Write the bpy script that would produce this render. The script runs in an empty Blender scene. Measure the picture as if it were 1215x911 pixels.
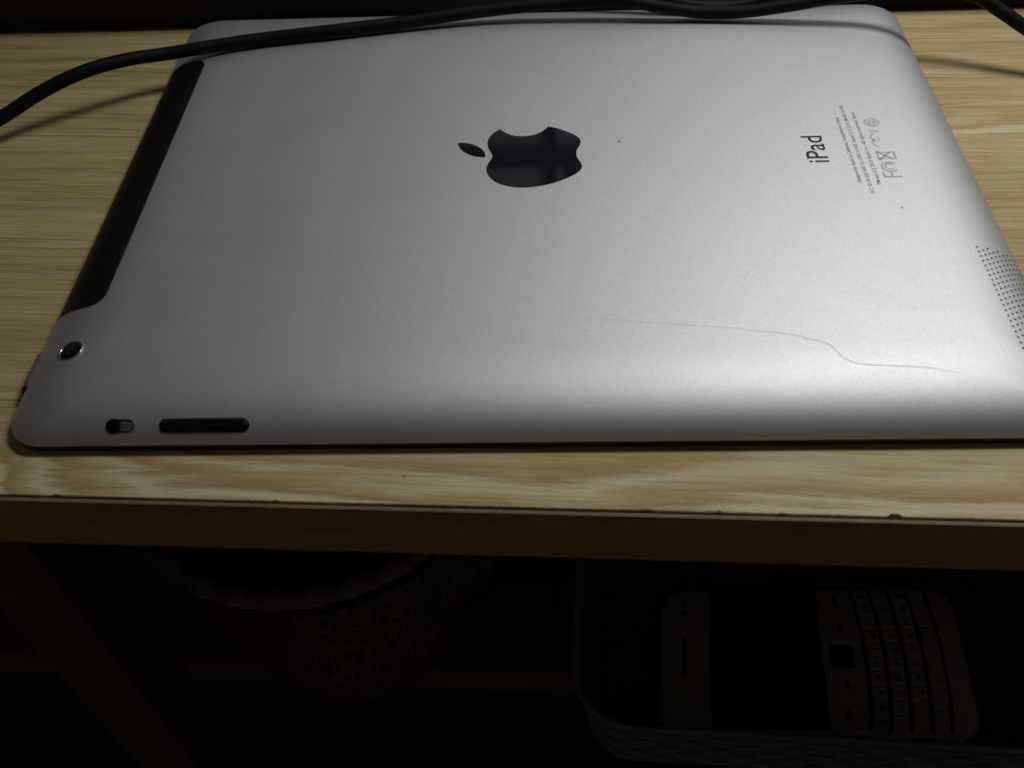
import bpy, bmesh, math, random
from mathutils import Vector, Matrix, Euler, noise

random.seed(7)
S = 0.001                                   # everything below is written in millimetres
scene = bpy.context.scene
COL = scene.collection

# ------------------------------------------------------------------ camera
cam_d = bpy.data.cameras.new('camera')
cam = bpy.data.objects.new('camera', cam_d); COL.objects.link(cam)
cam.location = (122.78*S, -130.65*S, 169.85*S)
cam.rotation_euler = (0.7230, 0.0356, 0.0169)
cam_d.sensor_fit = 'HORIZONTAL'; cam_d.sensor_width = 36.0
cam_d.lens = 36.0*1147.2/1215.0
cam_d.clip_start = 0.01; cam_d.clip_end = 20.0
cam_d.dof.use_dof = True
cam_d.dof.focus_distance = 0.262
cam_d.dof.aperture_fstop = 26.0
scene.camera = cam

# ------------------------------------------------------------------ light of a dark room with one lamp over the desk
world = bpy.data.worlds.new('World'); scene.world = world
world.use_nodes = True
bg = world.node_tree.nodes['Background']
bg.inputs['Color'].default_value = (1.0, 0.86, 0.74, 1)
bg.inputs['Strength'].default_value = 0.028

LAMP_POS = Vector((322, 192, 400))*S
ld = bpy.data.lights.new('desk_lamp_light', 'AREA')
ld.shape = 'RECTANGLE'; ld.size = 0.16; ld.size_y = 0.105; ld.energy = 0.96; ld.color = (1.0, 0.993, 0.98)
lamp = bpy.data.objects.new('desk_lamp_light', ld); COL.objects.link(lamp)
lamp.location = LAMP_POS
lamp.rotation_euler = (0, math.radians(8), 0)         # a short tube, its length along the desk

scene.view_settings.view_transform = 'Standard'
scene.view_settings.look = 'None'
scene.view_settings.exposure = 0.0
scene.view_settings.gamma = 1.0
scene.view_settings.use_curve_mapping = False

# ------------------------------------------------------------------ material helpers
class NT:
    def __init__(self, name):
        self.m = bpy.data.materials.new(name); self.m.use_nodes = True
        self.t = self.m.node_tree; self.n = self.t.nodes; self.l = self.t.links
        self.b = self.n['Principled BSDF']
    def set(self, **k):
        for a, v in k.items(): self.b.inputs[a.replace('_', ' ')].default_value = v
        return self
    def node(self, typ, ins=None, **attrs):
        x = self.n.new(typ)
        for a, v in attrs.items(): setattr(x, a, v)
        for k, v in (ins or {}).items(): self.plug(v, x.inputs[k])
        return x
    def plug(self, v, sock):
        if isinstance(v, bpy.types.NodeSocket): self.l.new(v, sock)
        else: sock.default_value = v
    def math(self, op, a, b=0.0, c=None, clamp=False):
        ins = {0: a, 1: b}
        if c is not None: ins[2] = c
        return self.node('ShaderNodeMath', ins, operation=op, use_clamp=clamp).outputs[0]
    def coords(self, scale):                # object coordinates in units of 1/scale mm
        tc = self.node('ShaderNodeTexCoord').outputs['Object']
        mp = self.node('ShaderNodeMapping', {'Vector': tc})
        mp.inputs['Scale'].default_value = tuple(s*1000.0 for s in scale)
        return mp.outputs[0]
    def noise(self, scale, detail=4, rough=.55, dist=0.0, vec=None):
        return self.node('ShaderNodeTexNoise', {'Vector': vec or self.coords(scale), 'Scale': 1.0, 'Detail': detail,
                         'Roughness': rough, 'Distortion': dist}).outputs['Fac']
    def ramp(self, fac, stops):
        r = self.node('ShaderNodeValToRGB', {'Fac': fac}); e = r.color_ramp.elements
        while len(e) < len(stops): e.new(.5)
        for i, (p, c) in enumerate(stops):
            e[i].position = p; e[i].color = (*c, 1) if len(c) == 3 else c
        return r.outputs[0]
    def mix(self, fac, a, b, mode='MIX'):
        x = self.node('ShaderNodeMix', data_type='RGBA', blend_type=mode)
        for i, v in ((0, fac), (6, a), (7, b)):
            if isinstance(v, tuple) and len(v) == 3: v = (*v, 1)
            self.plug(v, x.inputs[i])
        return x.outputs[2]
    def range(self, v, a, b, c=0.0, d=1.0, smooth=False):
        return self.node('ShaderNodeMapRange', {0: v, 1: a, 2: b, 3: c, 4: d},
                         interpolation_type='SMOOTHSTEP' if smooth else 'LINEAR').outputs[0]
    def bump(self, h, strength, dist_mm):
        x = self.node('ShaderNodeBump', {'Height': h, 'Strength': strength, 'Distance': dist_mm*S})
        self.l.new(x.outputs[0], self.b.inputs['Normal'])
    def color(self, c): self.plug(c if isinstance(c, bpy.types.NodeSocket) else (*c, 1), self.b.inputs['Base Color'])

def plain(name, col, rough=.5, spec=.5, var=.15, scale=.4, metallic=0.0, bump=0.0):
    k = NT(name); k.set(Roughness=rough, Metallic=metallic); k.b.inputs['Specular IOR Level'].default_value = spec
    f = k.noise((scale,)*3, 5, .6)
    lo = tuple(c*(1-var) for c in col); hi = tuple(min(1, c*(1+var)) for c in col)
    k.color(k.ramp(f, [(.3, lo), (.7, hi)]))
    if bump: k.bump(k.noise((scale*4,)*3, 4), bump, .1)
    return k.m

def mat_aluminium():
    k = NT('anodised_aluminium'); k.set(Metallic=1.0)
    cloud = k.noise((.02, .02, .05), 3, .5)
    grain = k.noise((1.7, 1.7, 1.7), 4, .75)
    c = k.mix(cloud, (.735, .735, .745), (.79, .787, .79))
    c = k.mix(k.range(grain, .3, .7), c, k.mix(.7, c, (.60, .597, .60)))
    k.color(c)
    smudge = k.noise((.035, .06, .05), 5, .6, .8)                # finger grease
    fine = k.noise((.9, .9, .9), 3, .6)
    r = k.math('ADD', k.math('MULTIPLY', smudge, .07), .545)
    k.plug(k.math('ADD', r, k.math('MULTIPLY', fine, .03)), k.b.inputs['Roughness'])
    k.bump(k.noise((4.5, 4.5, 4.5), 3, .7), .22, .05)
    return k.m

def mat_wood_top():
    k = NT('wood_laminate'); k.set(Roughness=.55); k.b.inputs['Specular IOR Level'].default_value = .2
    tc = k.node('ShaderNodeTexCoord').outputs['Object']
    sx = k.node('ShaderNodeSeparateXYZ', {0: tc})
    X = k.math('MULTIPLY', sx.outputs[0], 1000.0); Y = k.math('MULTIPLY', sx.outputs[1], 1000.0)
    # the grain wanders a little from the straight
    wob = k.math('MULTIPLY', k.math('SUBTRACT', k.noise((.007, .022, 1), 2, .5), .5), 9.0)
    Yw = k.math('ADD', Y, wob)
    def g(fx, fy, seed, detail, rough, dist=0.0):
        v = k.node('ShaderNodeCombineXYZ', {0: k.math('MULTIPLY', X, fx), 1: k.math('MULTIPLY', Yw, fy), 2: seed}).outputs[0]
        return k.noise(None, detail, rough, dist, vec=v)
    # figured part of the sawn board: a band along the front and one heart at the right
    front = k.range(k.math('ADD', Y, k.math('MULTIPLY', wob, 1.2)), 24.0, 4.0, 0, 1, True)
    hx = k.math('DIVIDE', k.math('SUBTRACT', X, 250.0), 24.0); hy = k.math('DIVIDE', k.math('SUBTRACT', Y, 137.0), 9.5)
    heart = k.range(k.math('ADD', k.math('MULTIPLY', hx, hx), k.math('MULTIPLY', hy, hy)), 1.2, .1, 0, 1, True)
    fig = k.math('MAXIMUM', front, heart)
    streak = k.math('SUBTRACT', g(.028, 1.5, 1.3, 7, .76, .1), .5)
    n1 = g(.011, .060, 4.2, 2.0, .45, .3)
    # the figure runs steeply across the board at the left and lies down along it towards the right
    ax = k.math('MULTIPLY', k.math('SUBTRACT', 1.0, k.math('POWER', 2.71828, k.math('DIVIDE', k.math('MAXIMUM', X, -15.0), -32.0))), 3.4)
    ph = k.math('SUBTRACT', k.math('ADD', ax, k.math('MULTIPLY', Y, .10)), k.math('MULTIPLY', X, .007))
    ph = k.math('ADD', ph, k.math('MULTIPLY', n1, 3.6))
    con = k.math('FRACT', k.math('ADD', ph, k.math('MULTIPLY', streak, 1.25)))
    con = k.math('ADD', con, k.math('MULTIPLY', k.math('SUBTRACT', g(.20, 4.5, 8.0, 4, .7), .5), .55))
    figc = k.ramp(con, [(.00, (0.633, 0.534, 0.319)), (.10, (0.424, 0.296, 0.129)), (.40, (0.508, 0.376, 0.175)), (.66, (0.599, 0.480, 0.268)), (.82, (0.740, 0.643, 0.420)), (.96, (0.678, 0.577, 0.354))])
    # straight grain
    s1 = g(.008, .28, 2.0, 3, .6, .1)
    s2 = g(.040, 2.3, 3.0, 6, .75, .1)
    s3 = g(.004, .05, 5.0, 2, .5)
    st = k.math('ADD', k.math('ADD', k.math('MULTIPLY', s1, .34), k.math('MULTIPLY', s2, .70)), k.math('MULTIPLY', s3, .24))
    strc = k.ramp(st, [(.49, (0.271, 0.188, 0.077)), (.585, (0.435, 0.329, 0.150)), (.67, (0.537, 0.423, 0.205)), (.79, (0.701, 0.583, 0.344))])
    ln = g(.012, .95, 7.0, 4, .6)
    strc = k.mix(k.range(ln, .57, .62, 0, .70), strc, (0.243, 0.164, 0.067))
    ln2 = g(.035, 2.4, 9.0, 3, .6)
    strc = k.mix(k.range(ln2, .59, .66, 0, .60), strc, (0.701, 0.606, 0.375))
    fl = g(.030, 1.9, 13.0, 5, .65)
    figc = k.mix(k.range(fl, .54, .62, 0, .55), figc, (.30, .205, .095))
    fl2 = g(.05, 3.2, 15.0, 4, .65)
    figc = k.mix(k.range(fl2, .56, .64, 0, .6), figc, (.72, .655, .46))
    c = k.mix(fig, strc, figc)
    # pores: short dark ticks along the grain
    por = g(.28, 5.5, 11.0, 2, .5)
    c = k.mix(k.range(por, .64, .72, 0, .40), c, (.17, .11, .055))
    blot = k.noise((.5, .5, 1), 3, .6)
    c = k.mix(k.range(blot, .78, .82, 0, .5), c, (.14, .09, .05))
    k.color(c)
    k.bump(g(.15, 3.4, 6.0, 3, .6), .3, .08)
    return k.m

def mat_wood(name, a, b, rough=.55, sc=(.012, .5, .5)):
    k = NT(name); k.set(Roughness=rough); k.b.inputs['Specular IOR Level'].default_value = .3
    f = k.noise(sc, 5, .65, .2)
    k.color(k.ramp(f, [(.32, a), (.68, b)]))
    k.bump(k.noise((sc[0]*6, sc[1]*4, sc[2]*4), 3), .2, .08)
    return k.m

M = {}
M['alu'] = mat_aluminium()
M['black_plastic'] = plain('black_antenna_plastic', (.006, .006, .0065), .5, .25, .1)
M['emblem'] = plain('polished_black_emblem', (.011, .013, .0185), .05, .5, .15)
M['glass_front'] = plain('black_front_glass', (.006, .006, .006), .2, .4)
M['ink'] = plain('dark_grey_print', (.035, .035, .038), .6, .2)
M['ink_fine'] = plain('grey_fine_print', (.30, .30, .30), .6, .2)
M['ink_light'] = plain('pale_grey_print', (.55, .545, .54), .6, .2)
M['slider'] = plain('shaded_metal', (.12, .115, .105), .6, .3, .2, .8)  # colour darkened to stand for aluminium lying in shade
M['hole'] = plain('dark_hole', (.006, .006, .006), .8, .1)
M['lens'] = plain('lens_glass', (.003, .003, .004), .05, .6)
M['ring'] = plain('polished_ring', (.75, .75, .76), .22, .5, .03, metallic=1.0)
M['rubber'] = plain('black_cable_rubber', (.006, .006, .0065), .6, .18, .3, .2, bump=.3)
M['wood'] = mat_wood_top()
M['edge'] = mat_wood('brown_edge_band', (.46, .27, .13), (.62, .39, .20), .55, (.02, .45, .45))
M['lip'] = plain('worn_band_lip', (.20, .16, .115), .6, .3, .25, .3)
M['stain'] = plain('dirt', (.21, .145, .08), .9, .1, .4, 1.0)
M['core'] = mat_wood('glue_line', (.02, .012, .008), (.05, .03, .018), .9, (.3, .3, .3))
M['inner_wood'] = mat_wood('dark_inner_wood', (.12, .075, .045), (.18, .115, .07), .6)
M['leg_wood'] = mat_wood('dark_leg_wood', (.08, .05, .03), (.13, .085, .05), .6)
M['board'] = mat_wood('chipboard', (.20, .14, .08), (.30, .22, .13), .8, (.2, .2, .2))
M['wall'] = plain('grey_blue_wall_paint', (.56, .57, .60), .85, .1, .06, .01, bump=.1)
M['floor'] = plain('dark_floor', (.07, .055, .047), .7, .2, .3, .02)
M['box'] = plain('black_matt_housing', (.014, .010, .008), .6, .25, .2, .1, bump=.1)
M['white_shell'] = plain('white_phone_plastic', (.58, .53, .46), .45, .4, .06)
M['key'] = plain('white_key_plastic', (.54, .50, .44), .4, .4, .08)
M['screen'] = plain('phone_screen_glass', (.008, .008, .008), .3, .2)
M['fret'] = plain('dark_fret', (.03, .025, .02), .5, .3)
M['basket'] = plain('grey_basket_plastic', (.21, .205, .24), .55, .35, .12, .3)
M['darkcloth'] = plain('dark_cloth', (.12, .105, .105), .95, .1, .5, .35, bump=.6)
def mat_lace():
    k = NT('patterned_lace'); k.set(Roughness=.95); k.b.inputs['Specular IOR Level'].default_value = .1
    vor = k.node('ShaderNodeTexVoronoi', {'Vector': k.mix(.35, k.coords((.22, .22, .22)), k.node('ShaderNodeTexNoise', {'Vector': k.coords((.1, .1, .1)), 'Scale': 1.0}).outputs['Color'], 'ADD'), 'Scale': 1.0}, feature='DISTANCE_TO_EDGE').outputs['Distance']
    n = k.noise((.12, .12, .12), 4, .6)
    m = k.math('ADD', k.range(vor, .04, .22), k.math('MULTIPLY', k.math('SUBTRACT', n, .5), 2.6))
    k.color(k.ramp(m, [(.1, (.16, .125, .085)), (.5, (.115, .09, .06)), (.95, (.075, .056, .038))]))
    k.bump(m, .6, .8)
    return k.m
M['lace'] = mat_lace()
M['trim'] = plain('pale_lace_trim', (.22, .19, .155), .9, .1, .2, .5, bump=.6)
M['lining'] = plain('black_lining', (.03, .03, .034), .95, .1, .3, .3)
M['maroon'] = plain('maroon_cloth', (.13, .05, .035), .95, .1, .45, .12, bump=.8)
M['hair'] = plain('brown_hair', (.32, .28, .22), .5, .4)
M['red'] = plain('red_cord', (.34, .10, .05), .7, .2, .2)

# ------------------------------------------------------------------ object helpers
def empty(name, loc, label, cat, rot=(0, 0, 0), group=None):
    o = bpy.data.objects.new(name, None); COL.objects.link(o)
    o.location = Vector(loc)*S; o.rotation_euler = rot; o.empty_display_size = .01
    tag(o, label, cat, group); return o
def tag(o, label, cat=None, group=None, kind=None):
    if label: o['label'] = label
    if cat: o['category'] = cat
    if group: o['group'] = group
    if kind: o['kind'] = kind
    return o
def obj(name, verts, faces, mat, parent=None, smooth=True, origin=(0, 0, 0), local=False):
    """verts in mm; in world axes unless local (then in the root's own axes)"""
    me = bpy.data.meshes.new(name)
    off = Vector((0, 0, 0))
    if not local:
        if parent is not None:
            r = parent
            while r: off += r.location/S; r = r.parent
        else: off = Vector(origin)
    me.from_pydata([(Vector(v)-off)*S for v in verts], [], faces)
    me.materials.append(mat)
    bm = bmesh.new(); bm.from_mesh(me); bmesh.ops.recalc_face_normals(bm, faces=bm.faces); bm.to_mesh(me); bm.free()
    for p in me.polygons: p.use_smooth = smooth
    o = bpy.data.objects.new(name, me); COL.objects.link(o)
    if parent is not None: o.parent = parent
    else: o.location = off*S
    return o
def box_data(x0, x1, y0, y1, z0, z1, bev=0.0):
    bm = bmesh.new()
    bmesh.ops.create_cube(bm, size=1)
    for v in bm.verts:
        v.co = Vector(((x0+x1)/2+v.co.x*(x1-x0), (y0+y1)/2+v.co.y*(y1-y0), (z0+z1)/2+v.co.z*(z1-z0)))
    if bev: bmesh.ops.bevel(bm, geom=bm.edges[:], offset=bev, segments=3, affect='EDGES', profile=.5)
    bm.verts.ensure_lookup_table()
    d = ([v.co.copy() for v in bm.verts], [[v.index for v in f.verts] for f in bm.faces]); bm.free(); return d
def box(name, x0, x1, y0, y1, z0, z1, mat, parent=None, bev=0.0, local=False, **k):
    v, f = box_data(x0, x1, y0, y1, z0, z1, bev)
    return obj(name, v, f, mat, parent, smooth=False, local=local, **k)
def rrect(a0, a1, b0, b1, r, n=10):
    """rounded rectangle, counter clockwise"""
    pts = []
    for cx, cy, st in ((a1-r, b1-r, 0), (a0+r, b1-r, 90), (a0+r, b0+r, 180), (a1-r, b0+r, 270)):
        for i in range(n+1):
            t = math.radians(st+90*i/n); pts.append((cx+r*math.cos(t), cy+r*math.sin(t)))
    return pts
def loft(rings, cap0=True, cap1=True):
    n = len(rings[0]); v = [p for r in rings for p in r]; f = []
    for i in range(len(rings)-1):
        for j in range(n): f.append((i*n+j, i*n+(j+1) % n, (i+1)*n+(j+1) % n, (i+1)*n+j))
    if cap0: f.append(tuple(range(n-1, -1, -1)))
    if cap1: f.append(tuple(range((len(rings)-1)*n, len(rings)*n)))
    return v, f
def spline(pts, per=10):
    """Catmull-Rom through the points"""
    P = [Vector(p) for p in pts]; P = [P[0]*2-P[1]]+P+[P[-1]*2-P[-2]]; out = []
    for i in range(1, len(P)-2):
        a, b, c, d = P[i-1:i+3]
        for k in range(per):
            t = k/per
            out.append(.5*((2*b)+(c-a)*t+(2*a-5*b+4*c-d)*t*t+(3*b-a-3*c+d)*t**3))
    out.append(P[-2]); return out
def tube_data(path, r, sides=12, taper=None, caps=True):
    rings = []; up = Vector((0, 0, 1))
    for i, p in enumerate(path):
        t = (path[min(i+1, len(path)-1)]-path[max(i-1, 0)]).normalized()
        s = t.cross(up).normalized(); u = s.cross(t)
        rr = r*(taper(i/(len(path)-1)) if taper else 1)
        rings.append([p+(s*math.cos(a)+u*math.sin(a))*rr for a in [2*math.pi*j/sides for j in range(sides)]])
    return loft(rings, caps, caps)
def prism(pts, z0, z1):
    return loft([[(x, y, z0) for x, y in pts], [(x, y, z1) for x, y in pts]])

# ------------------------------------------------------------------ setting: dark floor under the desk
obj('floor', [(-1500, -1500, -620), (2000, -1500, -620), (2000, 1500, -620), (-1500, 1500, -620)], [(0, 1, 2, 3)], M['floor'], smooth=False)['kind'] = 'structure'

obj('wall', [(-900, 332, -619.9), (1500, 332, -619.9), (1500, 332, 900), (-900, 332, 900), (-900, 345, -619.9), (1500, 345, -619.9), (1500, 345, 900), (-900, 345, 900)],
    [(0, 1, 2, 3), (7, 6, 5, 4), (0, 4, 5, 1), (1, 5, 6, 2), (2, 6, 7, 3), (3, 7, 4, 0)], M['wall'], smooth=False)
wall = bpy.data.objects['wall']; wall['kind'] = 'structure'  # unseen wall, added to bounce light and show in reflections
# dark bars added out of view, shaped to be mirrored in the tablet's emblem
box('reflection_bar', -300, 560, 326, 331.5, 178.8, 182, M['box'], wall, bev=.6)
box('reflection_bar', 126.4, 128.6, 326.5, 331.5, 182.5, 420, M['box'], wall, bev=.6)
box('reflection_bar', 126.4, 128.6, 326.5, 331.5, 100, 178.4, M['box'], wall, bev=.6)
box('reflection_bar', 133, 140, 322, 331.5, 182.8, 188, M['box'], wall, bev=1.2)

# ------------------------------------------------------------------ desk
DESK_R = math.radians(-2.15)
desk = empty('desk', (3, -11.2, 0), 'wood-look desk shelf with brown front edge band under the tablet', 'desk', (0, 0, DESK_R))
def to_desk(x, y):
    c, s = math.cos(-DESK_R), math.sin(-DESK_R); x -= 3; y += 11.2
    return c*x-s*y, s*x+c*y
# laminate sheet: fine ragged front edge with a few chips knocked out
chips = [(to_desk(193.8, -18.3)[0], 1.5, .9), (12.6, 1.1, .45), (168, .9, .35), (140, 1.4, .3), (228, 1.3, .3), (61, .7, .3), (155, .5, .5)]
xs = [-600+i*5 for i in range(92)]+[-140+i*.4 for i in range(1400)]+[420+i*5 for i in range(101)]
fr = []
for x in xs:
    d = .10*noise.noise(Vector((x*.9, 0, 3)))+.07*noise.noise(Vector((x*2.7, 5, 3)))+.12
    for cx, w, dp in chips:
        q = abs(x-cx)/w
        if q < 1: d += dp*(1-q**3)*(0.75+.5*noise.noise(Vector((x*3, 9, 1))))
    fr.append(max(d, .02))
v = []; f = []
for x, d in zip(xs, fr): v += [(x, d, -.8), (x, d, -.06), (x, d+.08, 0), (x, 320, 0), (x, 320, -.8)]
for i in range(len(xs)-1):
    a, b = i*5, i*5+5
    for j in range(4): f.append((a+j, b+j, b+j+1, a+j+1))
obj('laminate_top', v, f, M['wood'], desk, smooth=False, local=True)
box('board_core', -600, 919.6, .30, 319, -17, -.82, M['board'], desk, local=True)
box('glue_line', -600, 919.6, -.45, .28, -16.9, -.95, M['core'], desk, local=True)
box('edge_band', -600, 919.6, -1.35, -.46, -17.4, -.34, M['edge'], desk, bev=.12, local=True)
vv = []; ff = []
for i in range(1520):
    x = -600+i; w = .16+.10*noise.noise(Vector((x*.15, 2, 2)))+.07*noise.noise(Vector((x*.8, 2, 2)))
    vv += [(x, -1.37, -.50-w), (x, -1.37, -.46), (x, -1.22, -.325), (x, -.60, -.325)]
for i in range(1519):
    for j in range(3): ff.append((i*4+j, i*4+4+j, i*4+5+j, i*4+1+j))
obj('band_lip', vv, ff, M['lip'], desk, local=True)
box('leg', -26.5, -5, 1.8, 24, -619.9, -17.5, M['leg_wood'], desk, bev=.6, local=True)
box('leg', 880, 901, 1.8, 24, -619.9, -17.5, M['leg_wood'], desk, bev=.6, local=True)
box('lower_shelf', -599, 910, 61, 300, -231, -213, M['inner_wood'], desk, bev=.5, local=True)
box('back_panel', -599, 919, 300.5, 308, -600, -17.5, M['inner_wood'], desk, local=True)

# small dirt marks on the laminate
for wx, wy, r in ((-49.7, 156.3, .5), (266.5, 168.2, .4), (91.2, -7.2, .38)):
    lx, ly = to_desk(wx, wy); n = 11
    ps = [(lx+1.5*r*(.35+.65*random.random())*math.cos(2*math.pi*i/n), ly+r*(.35+.65*random.random())*math.sin(2*math.pi*i/n), .02) for i in range(n)]
    obj('stain', ps, [tuple(range(n))], M['stain'], desk, smooth=False, local=True)

# ------------------------------------------------------------------ tablet, lying face down
L, D, TOP, EDGE = 241.2, 185.7, 9.75, 2.55
tab = empty('tablet', (L/2, D/2, 0), 'silver aluminium tablet lying face down on the wood-look desk', 'tablet')
BEV, PW, EX = 23.0, 2.6, .97                # the shell rolls off gently at first, then steeply towards the glass
_k = math.sqrt(1-EX**PW)
Z0 = (EDGE-TOP*_k)/(1-_k)
def prof(d):                                # height of the shell at inset d from the outer edge
    d = max(0.0, min(BEV, d)); return Z0+(TOP-Z0)*math.sqrt(1-(EX*(BEV-d)/BEV)**PW)
def prof_n(d):                              # (horizontal outward, up) normal there
    e = .01; dz = (prof(d+e)-prof(max(0, d-e)))/(2*e if d > e else d+e)
    n = Vector((dz, 1)); n.normalize(); return n
ds = [0.0]; K = 44
for i in range(1, K+1): ds.append(BEV*(i/K)**1.7)
rings = []
RC = 8.5
def plan(d, n=16):
    return rrect(d, L-d, d, D-d, RC, n)
base_in = 0.32
rings.append([(x, y, EDGE-.55) for x, y in rrect(base_in, L-base_in, base_in, D-base_in, RC-.4, 16)])
rings.append([(x, y, EDGE-.28) for x, y in rrect(.12, L-.12, .12, D-.12, RC-.1, 16)])
for d in ds: rings.append([(x, y, prof(d)) for x, y in plan(d)])
v, f = loft(rings)
shell = obj('back_shell', v, f, M['alu'], tab)
gl = [[(x, y, z) for x, y in rrect(i, L-i, i, D-i, RC-.3, 16)] for i, z in ((.7, .0), (.4, .25), (.4, EDGE-.62), (.7, EDGE-.56))]
obj('front_glass', *loft(gl), M['glass_front'], tab)

# black antenna window across the top end
v = []; f = []; NY, NX = 90, 22
y0, y1, ri = 38.0, D-34.0, 4.4
def dmax(y):
    e = min(y-y0, y1-y)
    return 9.8+ri*math.sqrt(max(0, 1-((ri-e)/ri)**2)) if e < ri else 9.8+ri
ysamp = []
for i in range(13): ysamp.append(y0+ri*(1-math.cos(math.pi/2*i/12)))
for i in range(1, 40): ysamp.append(y0+ri+(y1-y0-2*ri)*i/40)
for i in range(13): ysamp.append(y1-ri+ri*math.sin(math.pi/2*i/12))
for y in ysamp:
    m = dmax(y)
    for j in range(NX+1):
        d = m*j/NX*(j/NX)**.4; n = prof_n(d); z = prof(d)
        v.append((d-n.x*.05, y, z+n.y*.05))
    v.append((m+.02, y, prof(m)-.05)); v.append((.05-.03, y, EDGE-.1))
W_ = NX+3
for i in range(len(ysamp)-1):
    for j in range(NX+1): f.append((i*W_+j, i*W_+W_+j, i*W_+W_+j+1, i*W_+j+1))
    f.append((i*W_+NX+2, i*W_+W_+NX+2, i*W_+W_, i*W_))
obj('antenna_window', v, f, M['black_plastic'], tab)

# patches that follow the near (side) flank: stadium outline in (x, inset) space
def arc_table():
    t = [(0.0, 0.0)]; s = 0; d = 0
    while d < BEV:
        e = d+.02; s += math.hypot(.02, prof(e)-prof(d)); d = e; t.append((s, d))
    return t
ARC = arc_table()
def arc_inset(s):
    for a, b in zip(ARC[:-1], ARC[1:]):
        if b[0] >= s: return a[1]+(b[1]-a[1])*(s-a[0])/(b[0]-a[0])
    return ARC[-1][1]
def flank(x, s, h):                          # point on the near flank, s mm up the surface from the edge, h proud of it
    d = arc_inset(s); n = prof_n(d); return (x, d-n.x*h, prof(d)+n.y*h)
def stadium(cx, cs, hl, hw, n=10):
    p = []
    for i in range(n+1): t = -math.pi/2+math.pi*i/n; p.append((cx+hl-hw+hw*math.cos(t), cs+hw*math.sin(t)))
    for i in range(n+1): t = math.pi/2+math.pi*i/n; p.append((cx-hl+hw+hw*math.cos(t), cs+hw*math.sin(t)))
    return p
def flank_pad(name, cx, cs, hl, hw, layers, mat, parent=tab):
    """layers: (shrink, height) rings, closed on the last"""
    rg = [[flank(x, s, h) for x, s in stadium(cx, cs, hl-k, hw-k)] for k, h in layers]
    return obj(name, *loft(rg, False, True), mat, parent)
SV = 4.35
ro = flank_pad('volume_rocker', 46.4, SV, 10.2, 1.62, [(-.02, -.1), (0, .04), (.18, .05), (.2, -.0), (.3, .25), (.55, .42), (.9, .46)], M['black_plastic'])
mu = flank_pad('mute_switch_slot', 27.5, SV, 3.15, 1.55, [(-.02, -.1), (0, .035), (.5, .04)], M['hole'])
flank_pad('slider', 28.6, SV-.15, 1.7, 1.2, [(0, .03), (.05, .06), (.35, .07)], M['slider'], mu)
flank_pad('slider_pit', 25.95, SV, 1.75, 1.75, [(0, .03), (.05, .15), (.5, .17)], M['hole'], mu)

# power button on the top end
v, f = loft([[(x, y, z) for y, z in [(a, b) for a, b in stadium(22.0, 3.1, 5.6-k, 1.0-k)]] for k, x in ((0, 1.6), (0, .02), (.12, -.22), (.4, -.3))])
pb = obj('power_button', v, f, M['slider'], tab)  # aluminium button, its shade put into the dark colour
v, f = loft([[(x, y, z) for y, z in stadium(15.9, 3.35, .85-k, .8-k)] for k, x in ((0, 1.4), (0, .02), (.25, -.12))])
obj('button_gap', v, f, M['hole'], pb)

# camera
CX, CY = 10.9, 23.2
def top_n(d): n = prof_n(d); return Vector((-n.x, 0, n.y))
nn = top_n(CX); tt = Vector((nn.z, 0, -nn.x)); cc = Vector((CX, CY, prof(CX)))
def disc_rings(layers, n=32):
    return [[cc+(tt*math.cos(a)+Vector((0, 1, 0))*math.sin(a))*r+nn*h for a in [2*math.pi*i/n for i in range(n)]] for r, h in layers]
cm = obj('camera_ring', *loft(disc_rings([(3.15, -.25), (3.15, .10), (3.05, .16), (2.75, .16), (2.66, .02)]), False, False), M['ring'], tab)
obj('camera_glass', *loft(disc_rings([(2.7, .03), (1.6, .06), (1.55, .09), (1.0, .1)]), False, True), M['lens'], cm)
obj('lens', *loft(disc_rings([(.95, .1), (.8, .2), (.4, .28)]), False, True), M['emblem'], cm)

# emblem: outline given as bezier pieces in a 24-unit box
def svg(path):
    """absolute start + relative cubic pieces -> points"""
    (x, y), segs = path; pts = [(x, y)]
    for a in segs:
        p0 = (x, y); c1 = (x+a[0], y+a[1]); c2 = (x+a[2], y+a[3]); e = (x+a[4], y+a[5])
        for i in range(1, 13):
            t = i/12; u = 1-t
            pts.append(tuple(u**3*p0[k]+3*u*u*t*c1[k]+3*u*t*t*c2[k]+t**3*e[k] for k in (0, 1)))
        x, y = e
    if math.dist(pts[0], pts[-1]) < .05: pts.pop()
    return pts
body = svg(((12.152, 6.896), [(-.948, 0, -2.415, -1.078, -3.96, -1.04), (-2.04, .027, -3.91, 1.183, -4.961, 3.014), (-2.117, 3.675, -.546, 9.103, 1.519, 12.09),
    (1.013, 1.454, 2.208, 3.09, 3.792, 3.039), (1.52, -.065, 2.09, -.987, 3.935, -.987), (1.831, 0, 2.35, .987, 3.96, .948), (1.637, -.026, 2.676, -1.48, 3.676, -2.948),
    (1.156, -1.688, 1.636, -3.325, 1.662, -3.415), (-.039, -.013, -3.182, -1.221, -3.22, -4.857), (-.026, -3.04, 2.48, -4.494, 2.597, -4.559),
    (-1.429, -2.09, -3.623, -2.324, -4.39, -2.376), (-2, -.156, -3.675, 1.09, -4.61, 1.09)]))
leaf = svg(((15.53, 3.83), [(.843, -1.012, 1.4, -2.427, 1.245, -3.83), (-1.207, .052, -2.662, .805, -3.532, 1.818), (-.78, .896, -1.454, 2.338, -1.273, 3.714), (1.338, .104, 2.715, -.688, 3.56, -1.702)]))
def emb(p): return [(97.8+1.45*y, 94.2+1.45*(x-11.4)) for x, y in p]
em = obj('emblem', *prism(emb(body), TOP-.1, TOP+.05), M['emblem'], tab, smooth=False)
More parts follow.
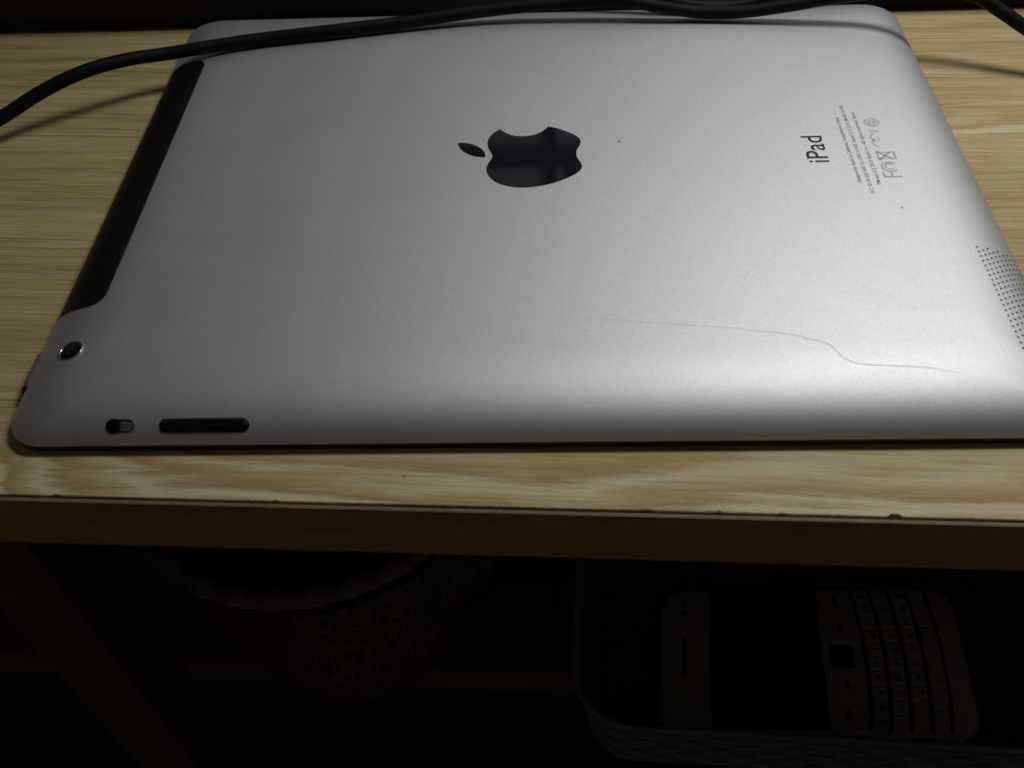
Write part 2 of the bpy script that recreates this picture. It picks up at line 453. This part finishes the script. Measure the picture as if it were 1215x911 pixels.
obj('emblem_leaf', *prism(emb(leaf), TOP-.1, TOP+.05), M['emblem'], em, smooth=False)

# printing: runs away from the camera (+y), letter tops towards the top end (-x)
def text_data(s, size, bold=0.0, width=1.0, space=1.0):
    cu = bpy.data.curves.new('print', 'FONT'); cu.body = s; cu.size = 1.0; cu.offset = bold; cu.resolution_u = 3; cu.space_character = space
    ob = bpy.data.objects.new('print', cu); COL.objects.link(ob)
    bpy.context.view_layer.update()
    me = ob.to_mesh(); vs = [Vector((q.co.x*size*width, q.co.y*size, 0)) for q in me.vertices]; fs = [tuple(p.vertices) for p in me.polygons]
    ob.to_mesh_clear(); bpy.data.objects.remove(ob); bpy.data.curves.remove(cu)
    return vs, fs
def text_len(vs): return max(q.x for q in vs)-min(q.x for q in vs)
def print_on(name, s, xb, ya, yb, size, mat, bold=0.0, parent=tab, h=.03):
    """letters with baseline at x = xb, stretched to run from y = ya to y = yb"""
    vs, fs = text_data(s, size, bold); lo = min(q.x for q in vs); k = (yb-ya)/text_len(vs)
    return obj(name, [(xb-q.y, ya+(q.x-lo)*k, TOP+h) for q in vs], fs, mat, parent, smooth=False)
print_on('word_mark', 'iPad', 199.7, 89.6, 101.9, 8.3, M['ink'], .004)
print_on('fine_print', 'Designed by Apple in California. Assembled in China.', 206.3, 80.4, 110.8, 1.5, M['ink_fine'], .012)
print_on('fine_print', 'FCC ID: BCGA1430  IC: 579C-A1430  Rated 5.1V 2.1A  Model A1430', 208.7, 75.6, 116.6, 1.5, M['ink_fine'], .012)
print_on('fine_print', 'TM and (C) 2012 Apple Inc. All rights reserved. Serial', 211.2, 79.2, 113.0, 1.5, M['ink_fine'], .012)
# approval marks
def mark(vs, fs): return obj('approval_mark', vs, fs, M['ink_light'], tab, smooth=False)
def flat(polys, z=TOP+.03):
    vs = []; fs = []
    for p in polys:
        b = len(vs); vs += [(x, y, z) for x, y in p]; fs.append(tuple(range(b, b+len(p))))
    return vs, fs
def bar(x0, y0, x1, y1, w):
    d = Vector((x1-x0, y1-y0)).normalized()*w/2; n = (-d.y, d.x)
    return [(x0+n[0], y0+n[1]), (x1+n[0], y1+n[1]), (x1-n[0], y1-n[1]), (x0-n[0], y0-n[1])]
def arcp(cx, cy, r, a0, a1, w, n=14, sx=1.0, sy=1.0):
    out = []
    for i in range(n):
        t0, t1 = (math.radians(a0+(a1-a0)*(i+j)/n) for j in (0, 1))
        out.append([(cx+sx*rr*math.cos(t), cy+sy*rr*math.sin(t)) for rr, t in ((r-w/2, t0), (r+w/2, t0), (r+w/2, t1), (r-w/2, t1))])
    return out
MX = 215.2                                   # middle line of the marks
mark(*flat([bar(MX+2.3, 82.6, MX-2.3, 82.6, .5), bar(MX-2.3, 82.6, MX-2.3, 84.6, .5), bar(MX-.2, 82.8, MX-.2, 84.2, .5)]+arcp(MX, 87.0, 2.1, 40, 320, .5)+arcp(MX, 87.2, 1.2, 40, 320, .45)))
mark(*flat([bar(MX-2.0, 90.3, MX+1.9, 93.9, .5), bar(MX-2.0, 93.9, MX+1.9, 90.3, .5), bar(MX-2.0, 90.3, MX-2.0, 94.0, .5), bar(MX+1.2, 91.0, MX-1.6, 90.7, .4), bar(MX+1.2, 93.3, MX-1.6, 93.7, .4), bar(MX+2.5, 90.4, MX+2.5, 93.9, .6)]))
mark(*flat(arcp(MX, 98.1, 2.0, 110, 250, .45, sy=-1.0, sx=1)+[]))
mark(*flat(arcp(MX, 100.6, 2.0, 110, 250, .45, sy=-1.0, sx=1)+[bar(MX, 99.1, MX, 100.6, .4)]))
mark(*flat([bar(MX-1.0, 103.6, MX+1.0, 103.6, .5), bar(MX-1.4, 102.9, MX-1.4, 104.2, .4)]))
mark(*flat(arcp(MX-.1, 107.9, 1.9, 0, 360, .45, 24)+arcp(MX-.1, 107.9, 1.1, 0, 360, .35, 18)+[bar(MX-.9, 107.9, MX+.7, 107.9, .45)]))

# speaker perforation in the bottom end
v = []; f = []
def on_right(d): n = prof_n(d); return Vector((L-d, 0, prof(d))), Vector((n.x, 0, n.y))
rows = 11; PY = 1.72; PX = 1.30
for r in range(rows):
    d = 12.3-PX*r
    if d < .8: break
    P, n = on_right(d); t = Vector((n.z, 0, -n.x))
    for j in range(26):
        y = 54.6-PY*j-(PY/2 if r % 2 else 0)-.12*r
        if y < 12: continue
        b = len(v); c = Vector((P.x, y, P.z))+n*.03
        v += [c+(t*math.cos(a)+Vector((0, 1, 0))*math.sin(a))*.31 for a in [math.pi*2*i/8 for i in range(8)]]
        f.append(tuple(range(b, b+8)))
sg = obj('speaker_grille', v, f, M['hole'], tab, smooth=False); sg['kind'] = 'stuff'

# small scuffs on the shell
for x, y, r in ((143.3, 101.0, .45), (214.2, 69.5, .38), (132.2, 131.5, .28), (62, 120, .22), (186, 133, .25)):
    n = 9; ps = [(x+r*(.4+.6*random.random())*math.cos(2*math.pi*i/n), y+1.6*r*(.4+.6*random.random())*math.sin(2*math.pi*i/n)) for i in range(n)]
    obj('scuff', *flat([ps], TOP+.025), M['ink_light' if r < .3 else 'ink_fine'], tab, smooth=False)

# ------------------------------------------------------------------ hair lying on the tablet
HP = [(130.5, 31.0), (138.5, 30.1), (152.0, 28.5), (165.4, 26.9), (176.6, 25.0), (182.0, 23.3), (186.3, 21.2), (188.4, 17.5), (192.0, 15.6), (198.9, 15.0), (206.0, 14.4), (212.9, 12.8)]
hp = spline([(x, y, TOP+.07 if i not in (3, 10) else TOP+.10) for i, (x, y) in enumerate(HP)], 8)
hp = [Vector((p.x, p.y, prof(p.y)+.07)) for p in hp]
o = obj('hair', *tube_data(hp, .032, 6, lambda t: min(1, .15+1.5*t, .3+6*(1-t))), M['hair'], origin=(170, 28, TOP))
tag(o, 'single thin brown hair lying across the tablet near its front edge', 'hair')

# ------------------------------------------------------------------ black box behind the tablet
bx = empty('black_device', (130, 260, 0), 'long black housing standing behind the tablet along the upper picture edge', 'device')
v, f = box_data(-140, 360, 187.6, 300, 4.2, 26, 1.6)
obj('housing', v, f, M['box'], bx)
for fx, fy in ((-125, 200), (345, 200), (-125, 288), (345, 288)):
    obj('foot', *loft([[(fx+r*math.cos(a), fy+r*math.sin(a), z) for a in [2*math.pi*i/20 for i in range(20)]] for r, z in ((7, 0), (7.6, 1.2), (7.6, 4.4))]), M['rubber'], bx)
obj('skirt', *box_data(-134, 354, 189.4, 296, .3, 4.3), M['box'], bx, smooth=False)

# ------------------------------------------------------------------ cables
C1 = [(-130, 62, 2.3), (-100, 84, 2.3), (-72, 102, 3.2), (-55, 113, 5.6), (-43, 121.5, 8.4), (-31, 129.5, 12.4), (-19.2, 136.6, 14.7), (-8.1, 143.4, 14.4), (3.2, 149.3, 12.9), (28.2, 157.6, 12.1),
      (55.3, 162.3, 12.3), (77, 166.2, 12.4), (99, 169.6, 13.4), (115.6, 170.7, 14.4), (137.5, 170.2, 15.9), (148.4, 169.5, 16.2), (161, 168.3, 14.2), (173, 167.5, 12.7), (186, 166.6, 12.9),
      (199.2, 165.6, 14.9), (216.7, 164.1, 18.5), (236, 161.5, 21.6), (253, 157.7, 21.6), (263.3, 153.4, 17.5), (269.8, 150.5, 14.2), (284, 144.5, 7.6), (300, 138, 3.4), (320, 130, 2.3), (350, 119, 2.3)]
o = obj('cable', *tube_data(spline(C1, 8), 2.05, 20), M['rubber'], origin=(55, 162.7, TOP))
tag(o, 'thick black cable arching across the far end of the tablet, left to right', 'cable')
C2 = [(60, 235, 28.1), (90, 222, 28.1), (112, 205, 28.6), (128, 190, 28.8), (142, 181, 23.5), (154, 176.4, 17.5), (166, 173.6, 13.2), (176, 172.6, 11.75), (188, 172.8, 12.0), (200, 174.3, 15.2), (214, 178.5, 22), (228, 186, 28.4), (244, 200, 28.3), (262, 220, 28.1), (290, 245, 28.1)]
o = obj('cable', *tube_data(spline(C2, 8), 2.0, 20), M['rubber'], origin=(176, 172.6, TOP))
tag(o, 'short bend of black cable dipping onto the tablet from the black housing behind', 'cable')

# ------------------------------------------------------------------ plastic basket on the lower shelf
BK = Vector((236, 82, -213)); BR = math.radians(-3.2)
bk = empty('plastic_basket', BK, 'grey slotted plastic basket holding the phone below the desk shelf', 'basket', (0, 0, BR))
hx, hy, rb, hgt = 101.0, 82.0, 20.0, 47.0
def bring(k, z, n=12): return [(x, y, z) for x, y in rrect(-hx+k, hx-k, -hy+k, hy-k, max(4, rb-k*.3), n)]
def taper(z): return 6.0*(1-z/hgt)
# perimeter sampled evenly, rows of slots left open
dense = rrect(-1, 1, -1, 1, 0.0001, 1)
def perim(k, per):
    base = rrect(-hx+k, hx-k, -hy+k, hy-k, max(4, rb-k*.3), 8); out = []; Lc = [0]
    for a, b in zip(base, base[1:]+base[:1]): Lc.append(Lc[-1]+math.dist(a, b))
    for i in range(per):
        s = Lc[-1]*i/per
        for j in range(len(base)):
            if Lc[j+1] >= s:
                t = (s-Lc[j])/max(1e-9, Lc[j+1]-Lc[j]); a, b = base[j], base[(j+1) % len(base)]
                out.append((a[0]+(b[0]-a[0])*t, a[1]+(b[1]-a[1])*t)); break
    return out
PER = 360
zl = [0, 5, 8, 13, 16, 21, 24, 29, 32, 37, 40, 43.5, 47]
v = []; f = []
for z in zl: v += [(x, y, z) for x, y in perim(taper(z), PER)]
for i in range(len(zl)-1):
    for j in range(PER):
        if i in (1, 3, 5, 7, 9) and (j+(5 if (i//2) % 2 else 0)) % 10 < 5: continue      # open slots
        f.append((i*PER+j, i*PER+(j+1) % PER, (i+1)*PER+(j+1) % PER, (i+1)*PER+j))
w = obj('wall', v, f, M['basket'], bk, local=True)
md = w.modifiers.new('thickness', 'SOLIDIFY'); md.thickness = 1.5*S; md.offset = 0
rim = [[(x, y, z) for x, y in rrect(-hx-k, hx+k, -hy-k, hy+k, rb+k, 12)] for k, z in ((.8, 45.6), (1.3, 45.8), (1.5, 46.8), (.9, 47.6), (-.3, 47.6), (-.9, 46.8), (-.9, 45.6))]
obj('rim', *loft(rim+[rim[0]], False, False), M['basket'], bk, local=True)
obj('bottom', *loft([bring(6, .05), bring(6, 1.6)]), M['basket'], bk, smooth=False, local=True)

# ------------------------------------------------------------------ phone
PROT = Euler((math.radians(-6.8), math.radians(-9.8), math.radians(-5.2)))
PH = Vector((223.4, 42.6, -190.5)); PT = 10.5
ph = empty('phone', PH-PROT.to_matrix() @ Vector((0, 0, PT)), 'white phone with black screen and small keyboard lying in the grey basket', 'phone', PROT)
def phone_outline(k, n=10):
    o = []
    for x, y in rrect(-57.5+k, 57.5-k, -33+k, 33-k, 9.5-k*.5, n):
        o.append((x+(1.6*(1-(y/33)**2) if x > 30 else 0), y))
    return o
rg = [[(x, y, z) for x, y in phone_outline(k)] for k, z in ((2.6, 0), (.9, .5), (.1, 1.8), (0, 4.5), (0, 7.5), (.3, 9.2), (1.2, 10.2), (2.4, PT))]
obj('shell', *loft(rg), M['white_shell'], ph, local=True)
obj('side_band', *loft([[(x, y, z) for x, y in phone_outline(k)] for k, z in ((.3, 4.4), (-.25, 4.9), (-.25, 7.3), (.3, 7.8))], False, False), M['ring'], ph, local=True)
obj('screen', *loft([[(x, y, z) for x, y in rrect(-37.5+k, 5.8-k, -31.3+k, 31.3-k, 1.2, 4)] for k, z in ((0, PT-.2), (0, PT+.1), (.15, PT+.16))]), M['screen'], ph, smooth=False, local=True)
obj('earpiece', *prism(stadium(0, 0, 7.5, .8)and [(y-47.6, x) for x, y in stadium(0, 0, 9.0, .8)], PT-.1, PT+.06), M['hole'], ph, smooth=False, local=True)
for yy in (20.5, 24.0):
    obj('sensor', *prism([(-47.8+.9*math.cos(a), yy+.9*math.sin(a)) for a in [math.pi*2*i/14 for i in range(14)]], PT-.1, PT+.06), M['hole'], ph, smooth=False, local=True)
# navigation row: four buttons and the track pad
def curve_x(x, y): return x+2.6*(1-(y/33)**2)
for ya, yb in ((19.5, 31), (7, 18.5), (-18.5, -7), (-31, -19.5)):
    q = [(curve_x(6.8, ya), ya), (curve_x(16.6, ya), ya), (curve_x(16.6, (ya+yb)/2), (ya+yb)/2), (curve_x(16.6, yb), yb), (curve_x(6.8, yb), yb), (curve_x(6.8, (ya+yb)/2), (ya+yb)/2)]
    nb = obj('navigation_button', *prism(q, PT-.1, PT+.30), M['key'], ph, smooth=False, local=True)
    yc = (ya+yb)/2; xc = curve_x(11.7, yc)
    obj('symbol', *prism([(xc+1.3*math.cos(a), yc+1.8*math.sin(a)) for a in [math.pi*2*i/8 for i in range(8)]], PT+.2, PT+.34), M['fret'], nb, smooth=False, local=True)
obj('trackpad', *loft([[(x, y, z) for x, y in rrect(8.6+k, 17.6-k, -5+k, 5-k, 1.6, 5)] for k, z in ((0, PT-.1), (0, PT+.3), (.4, PT+.45), (.9, PT+.4))]), M['fret'], ph, smooth=False, local=True)
# frets and keys
rows_ = ['QWERTYUIOP', 'ASDFGHJKL', 'ZXCVBNM$', None]
x = 19.2
for r in range(5):
    vv = []; NB = 24
    path = [Vector((curve_x(x, yy), yy, PT+.05)) for yy in [31.2-62.4*i/NB for i in range(NB+1)]]
    obj('fret', *tube_data(path, .62, 6), M['fret'], ph, local=True)
    if r < 4:
        n = 10 if r < 3 else 5
        for j in range(n):
            a = 30.8-61.6*j/n-.25; b = 30.8-61.6*(j+1)/n+.25
            if r == 3:
                cuts = [30.8, 22, 13.5, -13.5, -22, -30.8]; a = cuts[j]-.25; b = cuts[j+1]+.25
            m = (a+b)/2
            def kr(k, z): return [(curve_x(x+.9+k, a-k), a-k, z), (curve_x(x+6.3-k, a-k), a-k, z), (curve_x(x+6.3-k, m), m, z), (curve_x(x+6.3-k, b+k), b+k, z), (curve_x(x+.9+k, b+k), b+k, z), (curve_x(x+.9+k, m), m, z)]
            kk = obj('key', *loft([kr(0, PT-.1), kr(0, PT+.45), kr(.5, PT+.8)]), M['key'], ph, smooth=False, local=True)
            if r < 3 and j < len(rows_[r]):
                tv, tf = text_data(rows_[r][len(rows_[r])-1-j], 3.0, .03); cx_ = sum((q.x for q in tv))/len(tv)
                obj('key_letter', [(curve_x(x+4.9, m)-q.y, m+(q.x-cx_)*-1*-1, PT+.83) for q in tv], tf, M['fret'], kk, smooth=False, local=True)
    x += 7.0

# dark cloth under the phone in the basket
Ri = PROT.to_matrix(); base_pt = PH-Ri @ Vector((0, 0, PT)); nz = Ri @ Vector((0, 0, 1))
cb, sb = math.cos(BR), math.sin(BR)
v = []; f = []; NXc, NYc = 90, 72
for j in range(NYc+1):
    for i in range(NXc+1):
        lx = -90+180*i/NXc; ly = -71+142*j/NYc
        wx = BK.x+cb*lx-sb*ly; wy = BK.y+sb*lx+cb*ly
        zp = base_pt.z-(nz.x*(wx-base_pt.x)+nz.y*(wy-base_pt.y))/nz.z
        q = Ri.inverted() @ (Vector((wx, wy, zp))-base_pt)
        ex = max(abs(q.x)-60, abs(q.y)-35, 0)
        wob = 5.0*noise.fractal(Vector((wx*.05, wy*.05, 2)), 1.0, 2.0, 4)
        z = zp-.15+min(1, ex/18)*(wob+3.0)-min(1, ex/6)*0
        edge = min(lx+90, 90-lx, ly+71, 71-ly)
        z = -211+(max(z, -210.6)+211)*min(1, .25+edge/12)
        if ex == 0: z = min(z, zp-.15)
        v.append((wx, wy, max(z, -211.2)))
for j in range(NYc):
    for i in range(NXc): f.append((j*(NXc+1)+i, j*(NXc+1)+i+1, (j+1)*(NXc+1)+i+1, (j+1)*(NXc+1)+i))
o = obj('cloth', v, f, M['darkcloth'], origin=(236, 82, -211.4)); tag(o, 'dark crumpled cloth lying under the white phone in the basket', 'cloth')
md = o.modifiers.new('thickness', 'SOLIDIFY'); md.thickness = .5*S; md.offset = -1
# thin red cord beside the phone
rc = spline([(244, 9.5, -196), (252, 7.0, -193), (262, 5.5, -190), (272, 5.0, -188), (283, 8, -186), (296, 14, -186)], 8)
o = obj('red_cord', *tube_data(rc, .9, 8), M['red'], origin=(262, 5.5, -192)); tag(o, 'thin red cord lying at the front of the grey basket', 'cord')

# ------------------------------------------------------------------ round fabric holder with scalloped lace rim
RC_ = Vector((37, 80, -213)); RH = 113.0
rh = empty('fabric_bowl', RC_, 'round maroon fabric bowl with scalloped cream rim on the lower shelf', 'bowl')
def rrad(t): return 47+16*t**.8
NA = 144
def ring_at(t, off, wob=0.0, z=None):
    out = []
    for i in range(NA):
        a = 2*math.pi*i/NA; r = rrad(t)+off+wob*noise.noise(Vector((math.cos(a)*3, math.sin(a)*3, t*4)))
        out.append((RC_.x+r*math.cos(a), RC_.y+r*math.sin(a), RC_.z+(t*RH if z is None else z)))
    return out
obj('outside', *loft([ring_at(0, -2, z=.05)]+[ring_at(t, 0, 3.2) for t in [i/14 for i in range(15)]], True, False), M['maroon'], rh)
obj('lining', *loft([ring_at(0.03, -6)]+[ring_at(t, -3.5, 1.5) for t in [.1+.9*i/10 for i in range(11)]], True, False), M['lining'], rh)
v = []; f = []
prf = [(-3.4, -1), (-2.6, .6), (-.8, 1.3), (.8, 1.0), (1.5, .2), (1.8, -.6)]
for i in range(NA):
    a = 2*math.pi*i/NA; sc = abs(math.sin(a*15)); g = 1+.25*noise.noise(Vector((math.cos(a)*4, math.sin(a)*4, 1)))
    for q, (dr, dz) in enumerate(prf):
        r = rrad(1)+dr+(1.2*sc if q > 2 else 0); z = RC_.z+RH+dz*g+(4.2*sc*g*(1 if 0 < q < 4 else .2))
        v.append((RC_.x+r*math.cos(a), RC_.y+r*math.sin(a), z))
n = len(prf)
for i in range(NA):
    for q in range(n-1): f.append((i*n+q, ((i+1) % NA)*n+q, ((i+1) % NA)*n+q+1, i*n+q+1))
obj('scalloped_rim', v, f, M['trim'], rh)

# patterned lace cloth hanging down outside the right of the rim
v = []; f = []; NU, NV = 90, 60
for j in range(NV+1):
    t = j/NV
    for i in range(NU+1):
        q = i/NU; a = math.radians(-86+88*q)
        ln = 60-22*q+5*math.sin(q*40)*t                     # scalloped hem
        if q < .12: ln *= .55+.45*math.sin(q/.12*math.pi/2)
        h = t*ln
        r = rrad(1-h/RH)+5.0+3.0*t+2.6*math.sin(q*19+1.6*math.sin(t*3))*(.2+t)+2.2*noise.noise(Vector((q*7, t*3, 7)))*(.3+t)
        v.append((RC_.x+r*math.cos(a), RC_.y+r*math.sin(a), RC_.z+RH-1.5-h))
for j in range(NV):
    for i in range(NU): f.append((j*(NU+1)+i, j*(NU+1)+i+1, (j+1)*(NU+1)+i+1, (j+1)*(NU+1)+i))
o = obj('lace_cloth', v, f, M['lace'], origin=(90, 60, -205)); tag(o, 'patterned cream lace cloth hanging below the right side of the bowl rim', 'cloth')
md = o.modifiers.new('thickness', 'SOLIDIFY'); md.thickness = .8*S
